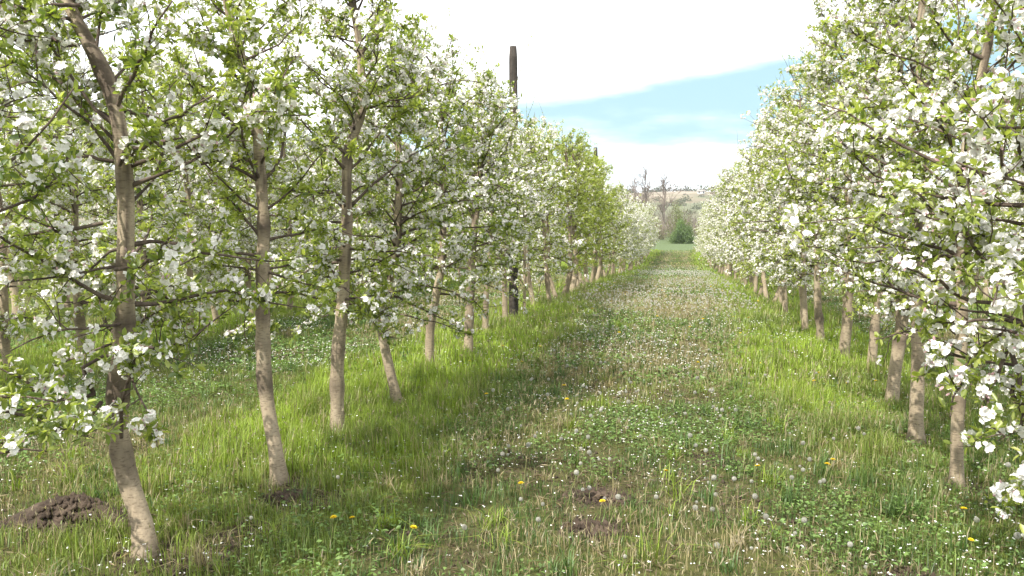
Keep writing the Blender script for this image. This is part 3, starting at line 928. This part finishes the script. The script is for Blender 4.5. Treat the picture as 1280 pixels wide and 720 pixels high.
# ------------------------------------------------------------------ molehills, clods
def mound(x, y, r, h, label, seed, wx=1.3):
    rng = np.random.RandomState(seed)
    root = empty('soil_mound', (x, y, float(zg(x, y)) - .015))
    tag(root, label, 'soil mound', 'heaps of bare crumbly soil in the grass')
    na, nr_ = 40, 14
    V = [[0, 0, h]]
    for i in range(1, nr_ + 1):
        for j in range(na):
            t = i / nr_; th = j * 2 * math.pi / na
            rr = r * t * (1 + .22 * math.sin(th * 2 + seed) + .12 * math.sin(th * 5 + seed * 2))
            V.append([rr * math.cos(th) * wx, rr * math.sin(th), h * (1 - t * t) ** 1.2 + rng.normal(0, .012) * (1 - t)])
    V = np.array(V)
    F3 = np.array([[0, 1 + j, 1 + (j + 1) % na] for j in range(na)])
    F4 = np.array([[1 + (i - 1) * na + j, 1 + i * na + j, 1 + i * na + (j + 1) % na, 1 + (i - 1) * na + (j + 1) % na] for i in range(1, nr_) for j in range(na)])
    obj('heap', mesh_np('heap', V, [F3, F4], M_soil, {'knot': np.zeros(len(V))}, False), root)
    n = 420
    a = rng.uniform(0, 6.28, n); t = rng.rand(n) ** .6 * 1.12
    c = np.stack([np.cos(a) * t * r * wx, np.sin(a) * t * r, h * np.clip(1 - t * t, 0, 1) ** 1.2 + .004], 1)
    s = rng.uniform(.006, .022, n) * (1 + .8 * (rng.rand(n) < .1))
    ico = np.array([[1, 0, 0], [-1, 0, 0], [0, 1, 0], [0, -1, 0], [0, 0, 1], [0, 0, -1]], float)
    fc = np.array([[0, 2, 4], [2, 1, 4], [1, 3, 4], [3, 0, 4], [2, 0, 5], [1, 2, 5], [3, 1, 5], [0, 3, 5]])
    VV = c[:, None, :] + (ico[None] * rng.uniform(.6, 1.3, (n, 6, 1))) * s[:, None, None]
    FF = (np.arange(n)[:, None, None] * 6 + fc[None]).reshape(-1, 3)
    cl = obj('clod', mesh_np('clod', VV.reshape(-1, 3), [FF], M_soil, {'knot': np.zeros(n * 6)}), root)
    cl['kind'] = 'stuff'
mound(MX, MY, .22, .13, 'dark crumbly molehill just left of the foremost thick trunk', 1, 1.5)
mound(-.44, 4.62, .13, .035, 'flat reddish bare soil heap in the middle of the aisle, upper of two', 2)
mound(-.40, 4.12, .13, .04, 'flat bare soil heap in the middle of the aisle, lower of two nearest the camera', 3)
mound(-2.17, 4.33, .11, .055, 'low dark soil heap between the two foremost left trunks', 4, 1.8)
mound(1.08, 3.72, .11, .03, 'low pale soil heap at the bottom right corner of the aisle', 5)

# ------------------------------------------------------------------ dandelions
def clock_meshes(seed, h):
    rng = np.random.RandomState(seed)
    P = np.zeros((1, 5, 3)); P[0, :, 2] = np.linspace(-.01, h, 5); P[0, :, 0] = np.cumsum(rng.normal(0, .006, 5)); P[0, 0, 0] = 0
    V, F = tubes(P, np.array([[.0022, .002, .0018, .0016, .0016]]), 5)
    stem = mesh_np('stem', V, F, M_stem, {}, True)
    c = P[0, -1]
    n = 170
    i = np.arange(n) + .5
    phi = np.arccos(1 - 2 * i / n); th = math.pi * (1 + 5 ** .5) * i
    d = np.stack([np.cos(th) * np.sin(phi), np.sin(th) * np.sin(phi), np.cos(phi)], 1)
    rr = .017
    base = c + d * rr * .25
    # each seed: a thin shaft plus two crossed tufts on the sphere surface
    nr = nrmz(rng.normal(0, 1, (n, 3)))
    V1, F1, _ = leaf_geo(base, d, nr, np.full(n, rr * .72), np.full(n, .0004), 0, 0, simple=True)
    tang = nrmz(np.cross(d, nr))
    tip = c + d * rr
    V2, F2, _ = leaf_geo(tip - tang * .0035, tang, d, np.full(n, .007), np.full(n, .0016), 0, 0, simple=True)
    t2 = np.cross(d, tang)
    V3, F3, _ = leaf_geo(tip - t2 * .0035, t2, d, np.full(n, .007), np.full(n, .0016), 0, 0, simple=True)
    V4, F4, _ = leaf_geo(c + d * .001, d, nr, np.full(n, .005), np.full(n, .0012), 0, 0, simple=True)
    V, F = join([(V1, F1), (V2, F2), (V3, F3), (V4, F4)])
    col = np.concatenate([np.tile((.55, .54, .48), (len(V1) + len(V2) + len(V3), 1)), np.tile((.2, .15, .08), (len(V4), 1))])
    return stem, mesh_np('seed_head', V, F, M_clock, {'col': col})
def flower_meshes(seed, h):
    rng = np.random.RandomState(seed)
    P = np.zeros((1, 5, 3)); P[0, :, 2] = np.linspace(-.01, h, 5); P[0, :, 0] = np.cumsum(rng.normal(0, .005, 5)); P[0, 0, 0] = 0
    V, F = tubes(P, np.array([[.0024, .002, .002, .002, .003]]), 5)
    stem = mesh_np('stem', V, F, M_stem, {}, True)
    c = P[0, -1]; parts = []
    for ring, (n, el, ln) in enumerate(((22, .15, .019), (18, .5, .016), (12, .95, .011))):
        th = np.arange(n) * 2 * math.pi / n + rng.normal(0, .05, n)
        d = np.stack([np.cos(th) * math.cos(el), np.sin(th) * math.cos(el), np.full(n, math.sin(el))], 1)
        V, F, _ = leaf_geo(np.tile(c, (n, 1)), d, np.tile((0, 0, 1.), (n, 1)) , np.full(n, ln), np.full(n, .0026), .1, .05, simple=True)
        parts.append((V, F))
    V, F = join(parts)
    return stem, mesh_np('flower_head', V, F, M_yellow, {})
CK = [clock_meshes(i, h) for i, h in enumerate((.13, .17, .22, .10))]
FK = [flower_meshes(i, h) for i, h in enumerate((.08, .12, .16))]
def herb(kind, meshes, parts, x, y, label, cat, group, s=1.0):
    r = empty(kind, (x, y, float(zg(x, y))), rnd.uniform(0, 6.28))
    r.rotation_euler = (rnd.gauss(0, .12), rnd.gauss(0, .12), rnd.uniform(0, 6.28))
    r.scale = (s, s, s)
    tag(r, label, cat, group)
    for nm, me in zip(parts, meshes): obj(nm, me, r)
def where(x, y):
    side = 'near the left trees' if x < -1.2 else ('near the right trees' if x > .7 else 'in the middle of the aisle')
    dist = 'in the foreground' if y < 5.2 else ('in the middle distance' if y < 8.5 else 'farther up the aisle')
    return side + ' ' + dist
cnt = 0
while cnt < 300:
    y = 3.6 + 11 * rnd.random() ** .95
    x = rnd.gauss(-.15, .95)
    if x < -2.6 or x > 1.9 or (x > y * .43): continue
    if rnd.random() < float(lush(np.array([x]), np.array([y]))[0]) * .8: continue
    herb('dandelion_clock', rnd.choice(CK), ('stem', 'seed_head'), x, y, 'grey white dandelion clock ' + where(x, y), 'dandelion clock', 'dandelion clocks scattered over the aisle', rnd.uniform(.45, .9))
    cnt += 1
def far_clocks():
    x, y = scatter(2600, -2.0, 1.3, 14, 40, lambda x, y: smooth((fbm(VN3, x * .8 + 30, y * .25) - .34) / .2))
    n = len(x); k = 14
    i = np.arange(k) + .5
    phi = np.arccos(1 - 2 * i / k); th = math.pi * (1 + 5 ** .5) * i
    d = np.stack([np.cos(th) * np.sin(phi), np.sin(th) * np.sin(phi), np.cos(phi)], 1)
    c = np.stack([x, y, zg(x, y) + rs.uniform(.09, .2, n)], 1)
    D = np.tile(d, (n, 1)); Cc = np.repeat(c, k, axis=0)
    V, F, kk = leaf_geo(Cc, D, nrmz(rs.normal(0, 1, (n * k, 3))), np.full(n * k, .021), np.full(n * k, .006), 0, 0, simple=True)
    o = obj('dandelion_clocks', mesh_np('dandelion_clocks', V, F, M_clock, {'col': np.tile((.6, .58, .52), (len(V), 1))}))
    tag(o, 'countless pale dandelion seed heads far up the aisle', 'dandelion clocks', kind='stuff')
far_clocks()
cnt = 0
while cnt < 70:
    y = 3.7 + 19 * rnd.random() ** 1.1
    x = rnd.choice([rnd.gauss(-1.5, .5), rnd.gauss(-.1, .9), rnd.gauss(1.2, .4)])
    if x < -2.6 or x > 1.9 or (x > y * .43): continue
    herb('dandelion', rnd.choice(FK), ('stem', 'flower_head'), x, y, 'small yellow dandelion flower ' + where(x, y), 'dandelion', 'yellow dandelions scattered over the aisle', rnd.uniform(.8, 1.15) * (1 + max(0, y - 9) * .03))
    cnt += 1

# ------------------------------------------------------------------ background: meadow end, bush, bare trees, hill
def clump_bush(name, x, y, rx, ry, h, n, col, label, cat, seed, group=None, leaf=.10):
    rng = np.random.RandomState(seed)
    z0 = float(zg(x, y))
    r = empty(name, (x, y, z0)); tag(r, label, cat, group)
    nst = 14
    stt = np.stack([rng.normal(0, rx * .15, nst), rng.normal(0, ry * .15, nst), np.full(nst, -.1)], 1)
    P = growth(rng, stt, rng.normal(0, .35, (nst, 3)) + np.array([0, 0, 1]), rng.uniform(.6, .95, nst) * h, 7, .12, .03)
    V, F = tubes(P, .05 * np.linspace(1, .25, 7)[None].repeat(nst, 0), 5)
    obj('stems', mesh_np('stems', V, F, M_bare, {'knot': np.zeros(len(V))}), r)
    nb = 46
    cen = rng.normal(0, 1, (nb, 3)); cen = nrmz(cen) * (rng.rand(nb, 1) ** .4) * .78
    cen[:, 2] = np.abs(cen[:, 2]) * 1.05 - .1
    ci = rng.randint(0, nb, n)
    p = cen[ci] + nrmz(rng.normal(0, 1, (n, 3))) * (rng.rand(n, 1) ** .5) * .26
    taper = np.where(p[:, 2] > .75, 1 - .5 * (p[:, 2] - .75), 1.0)
    p = p * np.array([rx, ry, h * .88]); p[:, 0] *= taper; p[:, 1] *= taper
    p[:, 2] = np.abs(p[:, 2]) + .05
    d = nrmz(rng.normal(0, 1, (n, 3))); nr = nrmz(rng.normal(0, .8, (n, 3)) + np.array([0, 0, .7]))
    ll = leaf * rng.uniform(.6, 1.4, n)
    V, F, k = leaf_geo(p, d, nr, ll, ll * .32, .2, .1, simple=True)
    c = np.array(col) * rng.uniform(.6, 1.4, (n, 1)) * (0.85 + .3 * rng.rand(nb, 1)[ci])
    obj('crown', mesh_np('crown', V, F, M_grass, {'col': np.repeat(c, k, axis=0)}), r)
clump_bush('bush', .1, 92, 1.85, 1.8, 3.3, 16000, (.11, .17, .045), 'round dark green bush closing the far end of the grass aisle', 'bush', 1)
clump_bush('willow_shrub', -.2, 97, 2.1, 1.8, 5.9, 12000, (.15, .17, .05), 'taller olive shrub with a pointed top right behind the round dark green bush', 'shrub', 2)
clump_bush('willow_shrub', -4.2, 104, 3.0, 2.2, 3.6, 9000, (.17, .15, .08), 'brownish olive shrub low among the bare trees left of the green bush', 'shrub', 3)
clump_bush('willow_shrub', 4.2, 101, 2.8, 2.2, 3.5, 9000, (.19, .155, .09), 'pinkish brown shrub in front of the bare trees right of the green bush', 'shrub', 4)
clump_bush('willow_shrub', -10, 108, 4.0, 2.2, 4.0, 9000, (.15, .14, .07), 'wide brown shrub largely hidden behind the far left tree row', 'shrub', 5)
clump_bush('willow_shrub', 10, 106, 4.0, 2.2, 4.0, 9000, (.16, .14, .08), 'wide brown shrub largely hidden behind the far right tree row', 'shrub', 6)

def bare_tree(x, y, h, seed, label, w=1.0):
    rng = np.random.RandomState(seed)
    r = empty('bare_tree', (x, y, float(zg(x, y)))); tag(r, label, 'bare tree', 'leafless trees beyond the end of the aisle')
    h *= .9
    T = growth(rng, np.array([[0, 0, -.2]]), np.array([[rng.normal(0, .05), 0, 1.]]), np.array([h * .92]), 12, .05, .06)
    V, F = tubes(T, h * .0075 * np.linspace(1, .15, 12)[None], 7)
    obj('trunk', mesh_np('trunk', V, F, M_bare, {'knot': np.zeros(len(V))}, True), r)
    p, tg, _, t = sample_on(rng, T, 42 / h, .12)
    d = nrmz(tg * .9 + rng.normal(0, .55, (len(p), 3)) + np.array([0, 0, .3]))
    A = growth(rng, p, d, h * .48 * (1.15 - t) * rng.uniform(.6, 1.2, len(p)) * w, 7, .10, .05)
    p, tg, _, t = sample_on(rng, A, 3.2, .15)
    B = growth(rng, p, nrmz(tg + rng.normal(0, .55, (len(p), 3))), rng.uniform(.5, 1.5, len(p)) * h / 10, 5, .12, .05)
    p, tg, _, t = sample_on(rng, B, 3.0, .1)
    Cc = growth(rng, p, nrmz(tg + rng.normal(0, .6, (len(p), 3))), rng.uniform(.25, .7, len(p)) * h / 10, 4, .12, .03)
    parts = [tubes(A, h * .0040 * np.linspace(1, .3, 7)[None].repeat(len(A), 0), 4), tubes(B, .020 * np.linspace(1, .35, 5)[None].repeat(len(B), 0), 3),
             tubes(Cc, .012 * np.linspace(1, .4, 4)[None].repeat(len(Cc), 0), 3)]
    V, F = join(parts)
    obj('crown', mesh_np('crown', V, F, M_bare, {'knot': np.zeros(len(V))}), r)
for (x, y, h, w, lab) in [
    (-2.1, 106, 9.6, .9, 'bare tree with a straight dark trunk just left of the far green bush'),
    (-4.4, 110, 10.4, 1.0, 'tallest bare tree left of the far green bush'),
    (-5.9, 112, 9.8, 1.0, 'bare tree second tallest in the left leafless clump'),
    (-7.6, 108, 8.3, 1.1, 'bare wide tree over the end of the left apple row'),
    (-9.8, 112, 8.0, 1.2, 'bare tree partly behind the left apple row near its end'),
    (3.4, 100, 7.6, 1.0, 'bare tree just right of the far green bush before the pink slope'),
    (4.6, 108, 8.6, 1.0, 'bare thin tree rising beside the end of the right apple row'),
    (7.2, 110, 8.4, 1.1, 'bare tree mostly covered by the far end of the right apple row')]:
    bare_tree(x, y, h, int(abs(x) * 10), lab, w)

# hill
def zh(x, y):
    t = smooth((y - 150) / 300.0)
    n = fbm(VN, x * .008 + 4, y * .006, 3)
    return -2.0 + (13.5 + 5 * (n - .5) - .006 * np.abs(x)) * t - .3 * (1 - smooth((y - 150) / 30.))
def hillcol(X, Y):
    n = fbm(VN2, X * .03, Y * .02, 3)
    m = fbm(VN3, X * .12, Y * .06, 3)[..., None]
    c = np.where(n[..., None] > .55, np.array((.24, .20, .15)), np.where(n[..., None] > .42, np.array((.19, .165, .11)), np.array((.13, .14, .08))))
    return c * (.7 + .6 * m)
hl = grid_sheet(np.concatenate([np.arange(-900, -120, 30), np.arange(-120, 120, 4), np.arange(120, 901, 30)]), np.concatenate([np.arange(150, 480, 6), np.arange(500, 900, 40)]), zh, hillcol, M_ground, 'hill')
tag(hl, 'low tan and brown hillside beyond the orchard', 'hill', kind='structure')

def ridge():
    rng = np.random.RandomState(77)
    nb = 900
    cx = rng.uniform(-420, 420, nb); cy = np.where(rng.rand(nb) < .6, rng.normal(438, 14, nb), rng.uniform(190, 420, nb))
    cx[cy < 400] = rng.uniform(-160, 160, (cy < 400).sum())
    r = np.where(cy > 400, rng.uniform(2.0, 4.5, nb), rng.uniform(1.0, 2.6, nb))
    cz = zh(cx, cy)
    n = 90
    idx = np.repeat(np.arange(nb), n)
    p = nrmz(rng.normal(0, 1, (nb * n, 3))) * (rng.rand(nb * n, 1) ** .45)
    p[:, 2] = np.abs(p[:, 2])
    p = p * r[idx][:, None] * np.array([1, 1, .9]) + np.stack([cx, cy, cz], 1)[idx]
    d = nrmz(rng.normal(0, 1, (len(p), 3))); nr = nrmz(rng.normal(0, 1, (len(p), 3)) + np.array([0, -.3, .6]))
    ll = rng.uniform(.5, 1.2, len(p)) * r[idx] * .3
    V, F, k = leaf_geo(p, d, nr, ll, ll * .35, .2, .1, simple=True)
    base = np.where(rng.rand(nb, 1) < .45, np.array((.10, .085, .06)), np.array((.085, .095, .045)))
    c = base[idx] * rng.uniform(.7, 1.3, (len(p), 1))
    o = obj('wooded_ridge', mesh_np('wooded_ridge', V, F, M_grass, {'col': np.repeat(c, k, axis=0)}))
    tag(o, 'far off brown green woodland and scrub along the low hill', 'woodland', kind='stuff')
ridge()

# thicket band in front of the hill
def thicket():
    rng = np.random.RandomState(78)
    n = 4200
    x = rng.uniform(-60, 50, n); y = rng.uniform(114, 135, n)
    P = growth(rng, np.stack([x, y, zg(x, y) - .2], 1), rng.normal(0, .3, (n, 3)) + np.array([0, 0, 1.]), rng.uniform(1.6, 4.2, n), 5, .16, .03)
    p, tg, _, _ = sample_on(rng, P, 2.2, .2)
    B = growth(rng, p, nrmz(tg + rng.normal(0, .6, (len(p), 3))), rng.uniform(.4, 1.1, len(p)), 4, .15, .03)
    V, F = join([tubes(P, .022 * np.linspace(1, .4, 5)[None].repeat(n, 0), 3), tubes(B, .013 * np.linspace(1, .4, 4)[None].repeat(len(B), 0), 3)])
    o = obj('scrub', mesh_np('scrub', V, F, M_bare, {'knot': np.zeros(len(V))}))
    tag(o, 'leafless brown scrub standing across the end of the valley', 'scrub', kind='stuff')
thicket()

# white house on the slope
def house():
    x, y = 8.2, 375.0
    z = float(zh(np.array([x]), np.array([y]))[0])
    r = empty('house', (x, y, z - .3)); tag(r, 'tiny white house on the slope above the far green bush', 'house'); r.scale = (.62, .62, .62)
    def box(x0, x1, y0, y1, z0, z1):
        V = np.array([[a, b, c] for c in (z0, z1) for b in (y0, y1) for a in (x0, x1)], float)
        F = np.array([[0, 2, 3, 1], [4, 5, 7, 6], [0, 1, 5, 4], [2, 6, 7, 3], [0, 4, 6, 2], [1, 3, 7, 5]])
        return V, [F]
    V, F = box(-2.5, 2.5, -3, 3, 0, 2.4)
    obj('wall', mesh_np('wall', V, F, simple_mat('white_render', (.75, .74, .70)), {}), r)
    V = np.array([[-2.8, -3.4, 2.3], [2.8, -3.4, 2.3], [2.8, 3.4, 2.3], [-2.8, 3.4, 2.3], [-2.8, 0, 3.5], [2.8, 0, 3.5]], float)
    obj('roof', mesh_np('roof', V, [np.array([[0, 1, 5, 4], [2, 3, 4, 5], [0, 3, 2, 1]]), np.array([[0, 4, 3], [1, 2, 5]])], simple_mat('grey_tile', (.33, .29, .26)), {}), r)
    for wx in (-1.5, 1.5):
        V, F = box(wx - .5, wx + .5, -3.06, -3.0, 1.1, 2.3)
        obj('window', mesh_np('window', V, F, simple_mat('dark_glass', (.05, .06, .07), .2), {}), r)
house()

# ------------------------------------------------------------------ air
def haze():
    x0, x1, y0, y1, z0, z1 = -950, 950, -320, 2050, -6, 26
    V = np.array([[a, b, c] for c in (z0, z1) for b in (y0, y1) for a in (x0, x1)], float)
    F = np.array([[0, 2, 3, 1], [4, 5, 7, 6], [0, 1, 5, 4], [2, 6, 7, 3], [0, 4, 6, 2], [1, 3, 7, 5]])
    m, nt = new_mat('pale_air')
    v = N(nt, 'ShaderNodeVolumePrincipled')
    v.inputs['Color'].default_value = (.85, .92, 1, 1)
    v.inputs['Density'].default_value = .00035
    out = N(nt, 'ShaderNodeOutputMaterial'); Lk(nt, v.outputs[0], out.inputs['Volume'])
    o = obj('haze', mesh_np('haze', V, [F], m, {}))
    tag(o, 'thin pale haze of the warm spring air over the valley', 'haze', kind='stuff')
haze()
